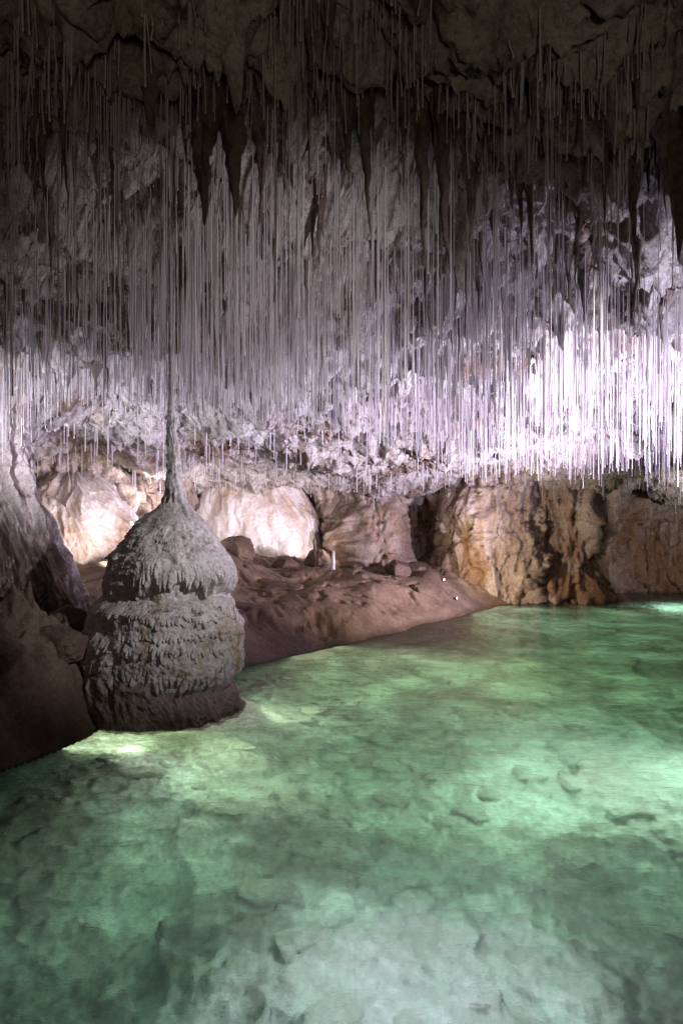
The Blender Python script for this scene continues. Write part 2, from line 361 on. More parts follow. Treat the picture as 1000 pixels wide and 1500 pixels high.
F1, F2, fc = worley(SS*1.9+0.35*n2(SS*2.2, ZZ*2, 13), ZZ*1.0+0.3*n2(SS*2, ZZ*2, 15), 14)
disp += 0.15*fc - 0.10*np.exp(-(F2-F1)*16)
F1, F2, fc = worley(SS*4.7+0.25*n2(SS*5, ZZ*5, 23), ZZ*2.9+0.3*n2(SS*5, ZZ*5, 25), 24)
disp += 0.06*fc - 0.035*np.exp(-(F2-F1)*12)
disp += 0.05*fbm3(BX*3.5, BY*3.5, ZZ*1.8, 4, 71, ridged=True, gain=0.6)
disp += 0.45*ss(1.2, -0.6, ZZ)*0.6
disp += 0.9*np.exp(-(((BX-0.7)/0.75)**2))*(BY > 18)*(BX < 2.2)*ss(2.7, 1.2, ZZ)
disp -= 0.10*np.exp(-((ZZ-1.95-0.05*n2(SS*0.7, SS*0, 9))/0.03)**2)*(n2(SS*0.5, SS*0, 19) > -0.1)   # bedding joint
V = np.stack([BX+nx[:, None]*disp, BY+ny[:, None]*disp, ZZ], -1)
nS = len(S)
Fw = grid_faces(len(zs), nS, wrap=True)
wall_o = link_mesh('cave_wall', V.transpose(1, 0, 2), Fw, M['wall']); tag(wall_o, kind='structure')

# ------------------------------------------------------------------ mud bank and lake bed
SH = np.array([(-6.5, -4), (-5.6, 2), (-4.3, 4.8), (-2.97, 6.5), (-2.5, 7.35), (-2.3, 9.4), (-1.45, 10.7), (-0.45, 11.8), (0.7, 13.4), (2.1, 15.3), (3.6, 17.4), (5.0, 18.6), (6.5, 19.0), (6.9, 21.5), (14, 22.5)])
gs = 0.03
gx = np.arange(-9.5, 12.5, gs); gy = np.arange(-5.5, 23, gs)
LX, LY = np.meshgrid(gx, gy, indexing='ij')
def shore_dist(x, y):
    x = x + 0.12*n2(x*0.9, y*0.9, 91) + 0.05*n2(x*3.3, y*3.3, 92); y = y + 0.12*n2(x*0.9+7, y*0.9, 93)
    best = np.full(x.shape, 1e9); sgn = np.ones(x.shape)
    for a, b in zip(SH[:-1], SH[1:]):
        d = b-a; L2 = d@d
        t = np.clip(((x-a[0])*d[0]+(y-a[1])*d[1])/L2, 0, 1)
        ex = x-(a[0]+t*d[0]); ey = y-(a[1]+t*d[1]); dd = np.hypot(ex, ey)
        cr = d[0]*ey-d[1]*ex
        m = dd < best-1e-9
        best = np.where(m, dd, best); sgn = np.where(m, np.where(cr > 0, 1, -1), sgn)
    return best*sgn
D = shore_dist(LX, LY)
top = 0.85*(1-0.85*ss(2.4, 4.6, LX))
left = ss(-1.2, -2.6, LX)*ss(11.5, 9, LY)
lump = fbm2(LX*0.8, LY*0.8, 4, 101)
land = (top+0.25*left)*(1-np.exp(-np.maximum(D, 0)/(0.85-0.35*left))) + ss(0, 0.7, D)*(0.20*fbm2(LX*0.7, LY*0.7, 2, 101)+0.03*lump)
_, _, fcb = worley(LX*1.7+0.2*n2(LX*3, LY*3, 7), LY*1.7, 33)
land += ss(0.02, 0.5, D)*left*(0.20*fcb+0.14*fbm2(LX*2.0, LY*2.0, 4, 103, ridged=True, gain=0.5)-0.05+0.11*fbm2(LX*4.5, LY*4.5, 4, 104, ridged=True, gain=0.6)-0.05+0.10*np.abs(n2(LX*3.1, LY*3.1, 105)))
gul = fbm2(LX*1.3, LY*1.3, 3, 107, ridged=True)
land -= ss(0.15, 0.8, D)*(1-left)*0.08*ss(1.15, 1.5, gul)
pit = np.exp(-(((LX+0.35)/0.55)**2+((LY-12.6)/0.5)**2))
F1, F2, fcp = worley(LX*4.5, LY*4.5, 35)
land -= pit*(0.20+0.16*fcp)
rub = np.exp(-(((LX+0.9)/2.2)**2+((LY-18.6)/1.6)**2))
land += rub*(0.12+0.08*np.abs(fcp)+0.07*fbm2(LX*3, LY*3, 4, 109)) + 0.5*ss(-1.5, -3, LX)*ss(12, 15, LY)
land += ss(0.05, 0.6, D)*0.014*fbm2(LX*9, LY*9, 3, 110)
Dn = np.maximum(-D, 0)
bed = -1.25*(1-np.exp(-Dn/1.5))
_, _, fb1 = worley(LX*0.8+0.4*n2(LX, LY, 201), LY*0.8, 202)
_, _, fb2 = worley(LX*2.2+0.3*n2(LX*2, LY*2, 203), LY*2.2, 204)
bed += ss(0, 1.0, Dn)*(0.18*fb1+0.06*fb2+0.12*fbm2(LX*1.2, LY*1.2, 4, 205)+0.06*fbm2(LX*4, LY*4, 5, 206, ridged=True, gain=0.6)+0.05*worley(LX*6+0.3*n2(LX*7, LY*7, 8), LY*6, 207)[2])
bed = np.where(Dn > 0.05, np.minimum(bed, -0.04-0.25*ss(0.05, 0.7, Dn)), bed)
bed += 0.45*np.exp(-(((LX+2.0)/1.25)**2+((LY-8.1)/1.2)**2))*ss(0, 1, Dn)       # shelf round the mound's foot
rm = np.hypot(LX+2.07, LY-8.42)
bed = np.maximum(bed, -0.10-1.3*np.maximum(rm-1.06, 0)+0.05*fbm2(LX*4, LY*4, 3, 208))
bed = np.where(Dn > 0.05, np.minimum(bed, -0.05), bed)
ZG = np.where(D > 0, land, bed) - 0.01
ZG = np.where((D > 0), np.maximum(ZG, 0.004), ZG)
ZGs = ZG.copy()
for _ in range(9):
    ZGs[1:-1, 1:-1] = (ZGs[1:-1, 1:-1]*2+ZGs[2:, 1:-1]+ZGs[:-2, 1:-1]+ZGs[1:-1, 2:]+ZGs[1:-1, :-2])/6
near = np.abs(D) < 0.22
ZG = np.where(near, ZGs, ZG)
V = np.stack([LX+0.02*n2(LX*8, LY*8, 5), LY, ZG], -1).reshape(-1, 3)
Fg = grid_faces(len(gx), len(gy))
zf = ZG.reshape(-1)[Fg].mean(1)
def submesh(name, sel, m):
    Fs = Fg[sel]; u, inv = np.unique(Fs, return_inverse=True)
    return link_mesh(name, V[u], inv.reshape(-1, 4)[:, ::-1], m)
fx = LX.reshape(-1)[Fg].mean(1); fy = LY.reshape(-1)[Fg].mean(1); rocky = (fx < -1.3) & (fy < 9.7)
tag(submesh('mud_bank', (zf > -0.03) & ~rocky, M['mud']), kind='structure')
tag(submesh('rock_bank', (zf > -0.03) & rocky, M['brownrock']), kind='structure')
tag(submesh('lake_bed', zf <= -0.03, M['bed']), kind='structure')
def zground(x, y):
    i = int(np.clip((x-gx[0])/gs, 0, len(gx)-1)); j = int(np.clip((y-gy[0])/gs, 0, len(gy)-1)); return float(ZG[i, j])

# water: a closed body under z = 0
x0, x1, y0, y1, zb = -12.4, 12.9, -5.9, 23.4, -3.0
Vw = [(x0, y0, 0), (x1, y0, 0), (x1, y1, 0), (x0, y1, 0), (x0, y0, zb), (x1, y0, zb), (x1, y1, zb), (x0, y1, zb)]
Fq = [(0, 1, 2, 3), (7, 6, 5, 4), (0, 4, 5, 1), (1, 5, 6, 2), (2, 6, 7, 3), (3, 7, 4, 0)]
tag(link_mesh('lake_water', Vw, Fq, M['water'], smooth=False), kind='structure')

# ------------------------------------------------------------------ round bodies with a radial height field
def radial(name, z0, z1, nz, nth, cfun, rfun, m, parent=None, origin=(0, 0, 0), cap=True, zpow=1.0):
    z = np.linspace(z0, z1, nz); th = np.linspace(0, 2*np.pi, nth, endpoint=False)-1.34-math.pi*0.6     # the seam faces the back
    Z, T = np.meshgrid(z, th, indexing='ij')
    cx, cy = cfun(Z); R, dz = rfun(Z, T)
    X = cx+R*np.cos(T); Y = cy+R*np.sin(T)
    V = np.stack([X, Y, Z+dz], -1).reshape(-1, 3)
    Fq = grid_faces(nz, nth, wrap=True)
    if cap:
        c0 = V[:nth].mean(0); c1 = V[-nth:].mean(0)
        # collapse the end rings to their centres with one more ring each
        V = np.vstack([V, np.repeat(c0[None], nth, 0), np.repeat(c1[None], nth, 0)])
        b = nz*nth; j = np.arange(nth); j2 = (j+1) % nth
        f0 = np.stack([b+j, b+j2, j2, j], -1); e = (nz-1)*nth
        f1 = np.stack([e+j, e+j2, b+nth+j2, b+nth+j], -1)
        Fq = np.vstack([Fq, f0, f1])
    return link_mesh(name, V-np.array(origin), Fq, m, parent)

# main mound ---------------------------------------------------------
MY = 8.5; k_ = MY/F
def zpx(y): return H-(y-CY)*k_
prof = [(560, 250, 5), (600, 251, 7), (640, 252, 11), (680, 254, 14), (715, 256, 19), (736, 256, 20), (744, 256, 27), (754, 254, 37), (765, 252, 47), (780, 250, 59), (800, 248, 73), (815, 247, 83), (835, 247, 89), (850, 247, 93), (876, 247, 94),
        (890, 240, 106), (905, 239, 112), (930, 238, 117), (960, 237, 118), (985, 237, 114), (1010, 236, 110), (1045, 236, 108), (1120, 236, 106), (1200, 236, 104)]
pz = np.array([zpx(p[0]) for p in prof])[::-1]; pc = np.array([(p[1]-CX)*k_ for p in prof])[::-1]; pr = np.array([p[2]*k_ for p in prof])[::-1]
def mc(Z): return np.interp(Z, pz, pc), MY+0*Z
def fringe(R, Z, T, rows):
    """each row: centre angle, half width, height of the tips, height of the skirt, how far it stands out, fingers per radian, seed"""
    off = np.zeros_like(Z)
    for (t0, w, ze, h, A, K, sd) in rows:
        iz = (Z[:, 0] > ze-0.12) & (Z[:, 0] < ze+h+0.12); it = np.abs(T[0]-t0) < w
        if not iz.any() or not it.any(): continue
        sl = np.ix_(iz, it); z = Z[sl]; t = T[sl]
        u = (t-t0)/w; side = np.sqrt(np.clip(1-u*u, 0, 1))
        warp = 1.1*n2(t*4, z*3, sd)+0.35*n2(t*14, z*6, sd+7)
        p = t*K+warp; ip = np.floor(p); v = 2*(p-ip)-1
        k = _h(ip, ip*0+sd, ip*0, sd); ln = (k & 255)/255.; wd = ((k >> 8) & 255)/255.
        rib = np.sqrt(np.clip(1-0.96*v*v, 0, 1))*(0.55+0.45*wd)
        zb_ = ze + h*0.38*(1-side) + h*0.45*n2(t*3.1, t*0, sd+1) + 0.62*h*(1-ln)*0.75*(1-0.0*v) + h*0.30*np.abs(v)**2
        q = (z-zb_)/h
        top_ = ze+h*1.0+0.25*h*n2(t*4, t*0, sd+2)
        up = np.clip((z-ze)/(top_-ze), 0, 1)
        body = (1-up**1.5)*side**0.6
        o_ = ss(-0.05, 0.05, q)*(body*(A+0.55*A*rib*(1-up)**0.6))
        off[sl] = np.maximum(off[sl], o_)
    return off
FR = -1.34                                       # the side that faces the walkway
rr_ = np.random.RandomState(404)
def ang(px, hw, c): return FR+math.asin(max(-1, min(1, (px-c)/hw)))
cap_rows = [(FR+0.46, 1.05, 1.25, 0.50, 0.075, 15, 1), (FR+0.05, 0.62, 1.36, 0.36, 0.055, 16, 2), (FR+1.0, 0.6, 1.33, 0.42, 0.05, 14, 3), (FR+0.9, 0.5, 1.50, 0.30, 0.04, 15, 4),
            (FR+2.2, 1.0, 1.27, 0.35, 0.06, 15, 5), (FR+3.4, 0.9, 1.30, 0.35, 0.06, 15, 6), (FR+4.4, 0.7, 1.26, 0.20, 0.05, 15, 7)]
for _ in range(230):                              # small scaly rims, mostly on the left shoulder
    t = FR+rr_.uniform(-1.9, 4.3); z = rr_.uniform(1.3, 2.15)
    if t > FR-0.25 and t < FR+1.6 and z < 1.72: continue
    if t > FR+0.1 and rr_.rand() < 0.55: continue
    cap_rows.append((t, rr_.uniform(0.10, 0.30), z, rr_.uniform(0.035, 0.085), rr_.uniform(0.010, 0.024), 22, int(rr_.randint(9999))))
low_rows = [(FR+0.55, 0.85, 1.00, 0.17, 0.045, 20, 21), (FR-0.55, 0.42, 1.08, 0.16, 0.045, 18, 22), (FR+0.25, 1.1, 0.84, 0.15, 0.040, 19, 23), (FR-0.62, 0.35, 0.74, 0.22, 0.050, 17, 24), (FR-0.1, 0.45, 0.66, 0.24, 0.055, 17, 25),
            (FR+0.28, 0.50, 0.24, 0.46, 0.060, 15, 26), (FR+0.95, 0.62, 0.20, 0.52, 0.060, 15, 27), (FR-0.35, 0.45, 0.36, 0.30, 0.050, 16, 28), (FR-0.85, 0.5, 0.52, 0.20, 0.045, 17, 29),
            (FR+1.1, 0.5, 0.80, 0.24, 0.045, 16, 30), (FR+0.5, 0.35, 0.62, 0.20, 0.045, 17, 31)]
for _ in range(100):
    t = FR+rr_.uniform(-1.9, 4.3); z = rr_.uniform(0.42, 1.2)
    low_rows.append((t, rr_.uniform(0.12, 0.5), z, rr_.uniform(0.06, 0.20), rr_.uniform(0.009, 0.027), rr_.choice([13, 17, 22]), int(rr_.randint(9999))))
for q in range(9):
    low_rows.append((FR+1.7+q*0.36, 0.32, 0.36+0.06*(q % 3), 0.3, 0.05, 16, 60+q))
low_rows = [(a_, b_, c_, d_, e_*0.72, f_, g_) for a_, b_, c_, d_, e_, f_, g_ in low_rows]
def up_r(Z, T):
    R = np.interp(Z, pz, pr)*(1+0.05*n3(np.cos(T)*1.2, np.sin(T)*1.2, Z*1.5, 3))
    x = np.cos(T)*R; y = np.sin(T)*R
    m = ss(2.30, 2.05, Z)
    R = R + m*0.06*fbm3(x*1.9, y*1.9, Z*2.4, 2, 18)
    front = np.exp(-((T-(FR+0.7))/1.0)**2)
    R = R*1.03 - 0.01 - 0.13*ss(1.52, 1.28, Z)*(0.25+0.75*front)
    R = R + fringe(R, Z, T, cap_rows)
    R = R + 0.020*fbm3(x*7, y*7, Z*7, 3, 8)*m + 0.007*fbm3(x*24, y*24, Z*24, 2, 9)
    return np.maximum(R, 0.02), 0
def low_r(Z, T):
    R = np.interp(Z, pz, pr)
    R = np.where(Z > 1.08, np.interp(1.10, pz, pr)*np.sqrt(np.clip(1-((Z-1.08)/(0.30+0.16*ss(0, -0.9, np.sin(T-FR-1.57)*0+np.sin(T-FR))))**2, 0.01, 1)), R)
    x = np.cos(T)*R; y = np.sin(T)*R
    R = R*(1+0.04*n3(np.cos(T)*1.3, np.sin(T)*1.3, Z*1.3, 23)) + 0.06*fbm3(x*1.9, y*1.9, Z*2.4, 2, 19)
    R = R - 0.035 - 0.12*ss(0.38, 0.18, Z)
    R = R + 0.02 + fringe(R, Z, T, low_rows)
    R = R + 0.024*fbm3(x*6, y*6, Z*6, 3, 28) + 0.007*fbm3(x*24, y*24, Z*24, 2, 29)
    return np.maximum(R, 0.02), 0
mo = empty('stalagmite_column', (-2.03, MY, 0.0)); og = (-2.03, MY, 0.0)
tag(mo, 'large tiered grey stalagmite mound in the green lake, its slim spire joined to the ceiling straws', 'stalagmite')
radial('dripstone_cap', 1.16, 2.30, 620, 1100, mc, up_r, M['mound'], mo, og)
radial('flowstone_tiers', 0.12, 1.40, 640, 1300, mc, low_r, M['drape'], mo, og)
def sp_r(Z, T):
    R = np.interp(Z, [2.02, 2.20, 2.30, 2.43, 2.74, 3.05, 3.4, 3.6, 9], [0.25, 0.17, 0.13, 0.105, 0.085, 0.062, 0.036, 0.016, 0.013])
    lob = np.abs(n3(np.cos(T)*2.2, np.sin(T)*2.2, Z*0.9, 35)); R = R*(1+0.9*ss(2.6, 2.15, Z)*(lob-0.12))
    R = R*(1+0.22*fbm3(np.cos(T)*0.8, np.sin(T)*0.8, Z*7, 3, 37)+0.12*n3(np.cos(T)*3, np.sin(T)*3, Z*5, 38)) + 0.008*n3(np.cos(T)*5, np.sin(T)*5, Z*20, 39)
    return R, 0
def sp_c(Z):
    return np.interp(Z, pz, pc)+0.012*n2(Z*3, Z*0, 5), MY+0.01*n2(Z*3, Z*0, 6)
ztop = float(zceil(-1.93, MY))+0.15
radial('spire', 2.02, ztop, 620, 60, sp_c, sp_r, M['mound'], mo, og)
def base_c(Z): return np.interp(Z, [-0.8, 0, 0.75], [-2.05, -2.07, -2.30]), 8.45+0*Z
def base_r(Z, T):
    R = np.interp(Z, [-0.8, -0.1, 0.35, 0.6, 0.8], [1.10, 0.93, 0.86, 0.74, 0.4])
    x = np.cos(T); y = np.sin(T)
    R = R*(1+0.06*n3(x*1.5, y*1.5, Z, 43)) + 0.05*fbm3(x*3, y*3, Z*2.5, 4, 44, ridged=True)-0.03 + 0.015*fbm3(x*12, y*12, Z*9, 3, 45)
    return R, 0
radial('base_rock', -0.8, 0.78, 260, 700, base_c, base_r, M['base'], mo, og)

# left flowstone column ----------------------------------------------
def lc(Z): return np.interp(Z, [-0.2, 1, 2.6, 4.5], [-4.55, -4.60, -4.75, -4.8]), np.interp(Z, [0, 4.5], [9.7, 9.9])
def lr(Z, T):
    R = np.interp(Z, [-0.3, 0.6, 1.4, 2.1, 2.7, 3.3, 4.0, 4.6], [1.50, 1.30, 1.04, 0.76, 0.52, 0.45, 0.5, 0.6])
    x = np.cos(T); y = np.sin(T)
    fl = fbm3(x*2.6, y*2.6, Z*0.45, 4, 501, ridged=True, gain=0.6)
    R = R + 0.13*(fl-0.8) + 0.07*fbm3(x*7, y*7, Z*0.9, 3, 503) + 0.03*fbm3(x*9, y*9, Z*6, 3, 504)
    t = Z*3+1.5*n3(x*2, y*2, Z, 505); fr = t-np.floor(t)
    R = R+0.05*(1-fr)*ss(0, 0.2, fr)*ss(2.2, 2.8, Z)
    return R, 0
M['wetflow'] = rock_mat('wet flowstone', [(0.3, (0.34, 0.26, 0.20)), (0.5, (0.52, 0.46, 0.40)), (0.7, (0.62, 0.57, 0.52))], stain=(0.14, 0.085, 0.055), stain_amt=(0.36, 0.46), zband=(1.6, 2.9), stretch=(1, 1, 0.25), bump_d=0.03, rough=0.38, spec=0.7)
o = radial('flowstone_column', -0.3, 4.6, 520, 700, lc, lr, M['wetflow'], None, (-4.6, 9.7, 0)); o.location = (-4.6, 9.7, 0)
tag(o, 'broad wet flowstone column rising from the brown rocks at the left edge', 'column')

# pale dome on the far bank -------------------------------------------
def dc(Z): return np.interp(Z, [0.3, 2.9], [-1.95, -2.35]), 20.6+0*Z
def dr(Z, T):
    t = np.clip((Z-0.3)/(3.7-0.3), 0, 1)
    R = 1.85*np.sqrt(np.clip(1-t**2.6, 0.03, 1))*(1+0.10*np.cos(T-3.6))
    x = np.cos(T); y = np.sin(T)
    R = R*(1+0.05*n3(x*1.3, y*1.3, Z*0.6, 601)) + 0.10*fbm3(x*2.2, y*2.2, Z*0.7, 3, 604, ridged=True)-0.08 + 0.04*fbm3(x*6, y*6, Z*0.9, 3, 602) + 0.014*fbm3(x*14, y*14, Z*10, 3, 603)
    return R, 0
o = radial('flowstone_dome', 0.3, 3.6, 300, 600, dc, dr, M['flow'], None, (-1.95, 20.6, 0.3)); o.location = (-1.95, 20.6, 0.3)
tag(o, 'smooth pale flowstone dome under the dark ledge behind the mud bank', 'flowstone')
# rock outcrop left of the mound, behind
def oc(Z): return np.interp(Z, [0, 3], [-5.5, -5.75]), 16.2+0*Z
def orr(Z, T):
    t = np.clip(Z/3.1, 0, 1); x = np.cos(T); y = np.sin(T)
    _, _, f = worley(T*2.2+0.4*n2(T*3, Z*2, 7), Z*1.1+T*0.5, 621)
    R = 1.65*np.sqrt(np.clip(1-t**2.2, 0.02, 1))*(1+0.14*n3(x*1.3, y*1.3, Z*0.8, 622)) + 0.22*f + 0.07*fbm3(x*4+Z, y*4, Z*1.2, 4, 623, ridged=True)-0.05
    return np.maximum(R, 0.05), 0
o = radial('rock_outcrop', 0.0, 3.05, 300, 600, oc, orr, M['flow'], None, (-5.5, 16.2, 0)); o.location = (-5.5, 16.2, 0)
tag(o, 'folded cream rock outcrop lit warmly between the left column and the tiered mound', 'rock')

# small stalagmites on the far bank
def spike(name, px, py0, py1, Y, r0, r1, m, label, seed, bulb=0.0):
    b = at(px, py0, Y); t = at(px, py1, Y); b[2] = min(zground(b[0], Y), t[2]-0.3); hgt = t[2]-b[2]
    def c_(Z): return 0.02*n2(Z*4, Z*0, seed), 0*Z
    def r_(Z, T):
        u = Z/hgt
        R = r0+(r1-r0)*u**0.6 + bulb*np.exp(-((u-0.9)/0.08)**2)
        R = R*np.sqrt(np.clip(1-u**14, 0.02, 1))*(1+0.18*n3(np.cos(T)*1.2, np.sin(T)*1.2, Z*9, seed))
        return R, 0
    o = radial(name, -0.05, hgt, 60, 28, c_, r_, m); o.location = b
    return tag(o, label, 'stalagmite')
spike('small_stalagmite', 488, 836, 806, 17.3, 0.06, 0.035, M['straw'], 'short bright white stalagmite standing on the lit rubble in front of the pale dome', 71)
spike('small_stalagmite', 461, 826, 788, 17.6, 0.05, 0.03, M['brownrock'], 'thin brown stalagmite with a knobbed tip beside the pale dome foot', 73, 0.012)

# ------------------------------------------------------------------ rocks
def ico(sub):
    import bmesh
    bm = bmesh.new(); bmesh.ops.create_icosphere(bm, subdivisions=sub, radius=1)
    v = np.array([x.co[:] for x in bm.verts]); f = np.array([[q.index for q in p.verts] for p in bm.faces]); bm.free(); return v, f
IV, IF = ico(5)
def rock(name, loc, size, seed, m, label, cat='rock', group=None):
    n = IV.copy(); p = n*1.0
    d = 1+0.32*n3(n[:, 0]*1.1+seed, n[:, 1]*1.1, n[:, 2]*1.1, seed)+0.10*fbm3(n[:, 0]*2.6, n[:, 1]*2.6, n[:, 2]*2.6+seed, 4, seed+1, ridged=True)
    rr = np.random.RandomState(seed)
    for _ in range(7):                                # cut flat faces
        a = rr.normal(size=3); a /= np.linalg.norm(a); lim = rr.uniform(0.62, 0.9); q = (p*d[:, None])@a
        d = np.where(q > lim, d*lim/np.maximum(q, 1e-6)*0.97+0.03*d, d)
    v = p*d[:, None]*np.array(size)
    o = link_mesh(name, v, IF, m); o.location = loc; o.rotation_euler = (0, 0, rr.uniform(0, 6.28))
    return tag(o, label, cat, group)
rk = [(-2.95, 7.75, .26, 'brownrock', 'dark stone touching the left flank of the mound base'),
      (-0.55, 17.9, .30, 'brownrock', 'brown boulder at the near foot of the pale dome'),
      (1.35, 17.4, .34, 'brownrock', 'dark rounded boulder on the crest of the mud bank'),
      (1.75, 17.8, .20, 'brownrock', 'small dark rock just right of the rounded boulder on the mud crest'),
      (0.35, 17.6, .16, 'brownrock', 'small tan stone beside the warm lit rubble'),
      (-1.3, 17.5, .26, 'brownrock', 'brown rock half buried in the bank right of the tiered mound'),
      (-2.4, 17.2, .42, 'brownrock', 'big brown boulder partly behind the tiered mound'),
      (-3.2, 6.95, .22, 'brownrock', 'rough brown rock at the waterline in front of the left bank'),
      (-3.55, 7.9, .36, 'brownrock', 'angular brown boulder on the left bank under the wet column'),
      (-3.1, 8.5, .30, 'brownrock', 'brown block wedged between the left bank and the mound')]
for i, (x, y, r, m, lb) in enumerate(rk):
    rock('boulder' if r > .25 else 'rock', (x, y, zground(x, y)+r*0.15), (r*1.2, r, r*0.75), 700+i*7, M[m], lb)
# pale stones lying under water
for i in range(90):
    x = rng.uniform(-2.4, 2.8); y = rng.uniform(3.6, 10.5); r = rng.uniform(0.05, 0.16)
    if shore_dist(np.array([x]), np.array([y]))[0] > -0.4 or math.hypot(x+2.03, y-8.4) < 1.25: continue
    if i == 0: pass
    z = zground(x, y)
    o = rock('stone', (x, y, z+r*0.2), (r*1.3, r, r*0.55), 900+i, M['bed'], 'flat pale stone lying on the lake bed under the green water', 'stone', 'stones on the lake bed')

# ------------------------------------------------------------------ stalactites
def stalactite(name, px, py_tip, Y, rad, label, seed, lean=0.0, prongs=1, m='stalactite', root_min=None):
    tip = at(px, py_tip, Y); X = tip[0]; zr = float(zceil(X, Y))+0.06
    L = max(zr-tip[2], 0.15)
    n = 90; nt_ = 36
    o = None; Vs = []; Fs = []
    offs = [(0.0, 0.0, 1.0)] if prongs == 1 else [(-rad*0.55, 0, 1.0), (rad*0.6, 0.02, 0.93)]
    for q, (ox, oy, lf) in enumerate(offs):
        z = np.linspace(0, -L*lf, n); u = np.linspace(0, 1, n)
        th = np.linspace(0, 2*np.pi, nt_, endpoint=False)
        U, T = np.meshgrid(u, th, indexing='ij'); Z = -U*L*lf
        R = rad*(0.95*(1-U)**1.5*0.75+0.30*(1-U)**0.45)
        R = R*0.8 + rad*0.3*np.exp(-U*L/0.12)
        R = R*(1+0.30*fbm3(np.cos(T)*0.9, np.sin(T)*0.9, Z*6+seed, 3, seed+q)+0.25*np.abs(n3(np.cos(T)*2, np.sin(T)*2, Z*22, seed+9)))
        R[-1] = 0.002
        cx = ox*ss(0, 0.5, U)+lean*U*L+0.025*n2(Z*2.2+seed, Z*0, seed)+0.012*n2(Z*7, Z*0, seed+2); cy = oy+0.02*n2(Z*2.2, Z*0+3, seed)
        Vv = np.stack([cx+R*np.cos(T), cy+R*np.sin(T), Z], -1).reshape(-1, 3)
        Fs.append(grid_faces(n, nt_, wrap=True)[:, ::-1]+len(Vs)*n*nt_); Vs.append(Vv)
    o = link_mesh(name, np.vstack(Vs), np.vstack(Fs), M[m]); o.location = (X-lean*L, Y, zr)
    return tag(o, label, 'stalactite', None)
ST = [  # px, tip y, distance, radius, prongs, lean, label
    (322, 332, 5.0, 0.17, 2, 0.03, 'large dark forked stalactite ending in two crooked points, left of centre'),
    (377, 272, 5.2, 0.07, 1, 0.0, 'dark slender stalactite just right of the forked one'),
    (352, 262, 5.4, 0.05, 1, 0.0, 'thin dark stalactite directly against the right side of the forked one'),
    (273, 240, 5.2, 0.05, 1, 0.03, 'small dark stalactite just left of the forked one'),
    (51, 300, 5.6, 0.06, 1, 0.0, 'narrow dark stalactite alone near the upper left corner'),
    (121, 395, 6.6, 0.13, 1, 0.0, 'thick blunt stalactite in front of the shadowed rock at upper left'),
    (538, 302, 5.1, 0.12, 1, 0.05, 'long dark tapering stalactite at top centre'),
    (509, 255, 5.0, 0.10, 1, 0.0, 'broad dark stalactite left of the long central one'),
    (468, 388, 6.4, 0.06, 1, 0.0, 'thin brown stalactite reaching low into the straws left of centre'),
    (588, 240, 5.1, 0.05, 1, 0.0, 'short dark stalactite between the central one and the pair of crooked ones'),
    (622, 390, 5.3, 0.09, 1, 0.02, 'left one of two crooked black stalactites right of centre'),
    (657, 397, 5.3, 0.11, 1, 0.06, 'right and thicker one of two crooked black stalactites right of centre'),
    (690, 372, 5.8, 0.08, 1, 0.0, 'shaggy dark stalactite right of the crooked pair'),
    (762, 348, 6.2, 0.06, 1, 0.0, 'left twin of two small dark stalactites before the bright rock'),
    (778, 382, 6.2, 0.06, 1, 0.03, 'right twin of two small dark stalactites before the bright rock'),
    (793, 68, 4.2, 0.035, 1, 0.0, 'short spiky stalactite at the top edge right of centre'),
    (853, 84, 4.3, 0.07, 1, 0.0, 'blunt dark stalactite at the top edge towards the right'),
    (855, 284, 5.2, 0.07, 1, 0.0, 'single dark stalactite on shadowed rock right of centre'),
    (883, 262, 5.4, 0.07, 1, 0.0, 'stubby stalactite on shadowed rock near the right side'),
    (998, 380, 5.2, 0.17, 1, 0.08, 'massive black curved stalactite cut by the right edge'),
    (928, 392, 6.0, 0.05, 1, 0.0, 'small dark stalactite left of the massive curved one'),
    (978, 456, 7.2, 0.08, 1, 0.0, 'fuzzy stalactite before the brightest glare'),
    (856, 474, 7.2, 0.11, 1, 0.02, 'wide crusted stalactite hanging over the bright straws'),
    (832, 442, 7.2, 0.07, 1, 0.0, 'crusted stalactite touching the left of the wide one over the bright straws'),
    (906, 470, 7.6, 0.06, 1, 0.0, 'narrow crusted stalactite between the wide one and the fuzzy one'),
    (815, 492, 8.0, 0.08, 1, 0.03, 'leaning crusted stalactite left of the wide crusted ones'),
    (748, 585, 8.2, 0.06, 1, 0.02, 'long knobbly stalactite descending among straws right of centre'),
    (594, 482, 7.4, 0.05, 1, 0.0, 'grey stalactite below the crooked pair, its left neighbour among straws'),
    (639, 472, 7.6, 0.05, 1, 0.0, 'grey stalactite directly under the crooked pair'),
    (548, 470, 7.0, 0.05, 1, 0.0, 'small brown stalactite low in the centre among the straws'),
    (213, 330, 6.0, 0.06, 1, 0.0, 'dark stalactite at the left margin of the dense straws'),
    (165, 470, 7.6, 0.08, 1, 0.0, 'brown stalactite above the bright opening on the left'),
    (64, 535, 8.2, 0.07, 1, 0.0, 'ragged brown stalactite silhouetted on the white rock at far left'),
    (30, 520, 8.0, 0.06, 1, 0.0, 'short brown stalactite nearest the left edge'),
    (140, 560, 8.6, 0.08, 1, 0.0, 'dark stalactite covering the left end of the bright arch'),
    (480, 500, 8.2, 0.05, 1, 0.0, 'pale crusted stalactite above the centre of the far ledge'),
    (700, 470, 7.2, 0.06, 1, 0.0, 'grey crusted stalactite between the crooked pair and the twins, lower down'),
]
for i, (px, pt, Y, r, pg, ln, lb) in enumerate(ST):
    if Y < 6: Y = Y-0.15
    stalactite('stalactite', px, pt, Y, r*1.0, lb, 1000+i*13, ln, pg)

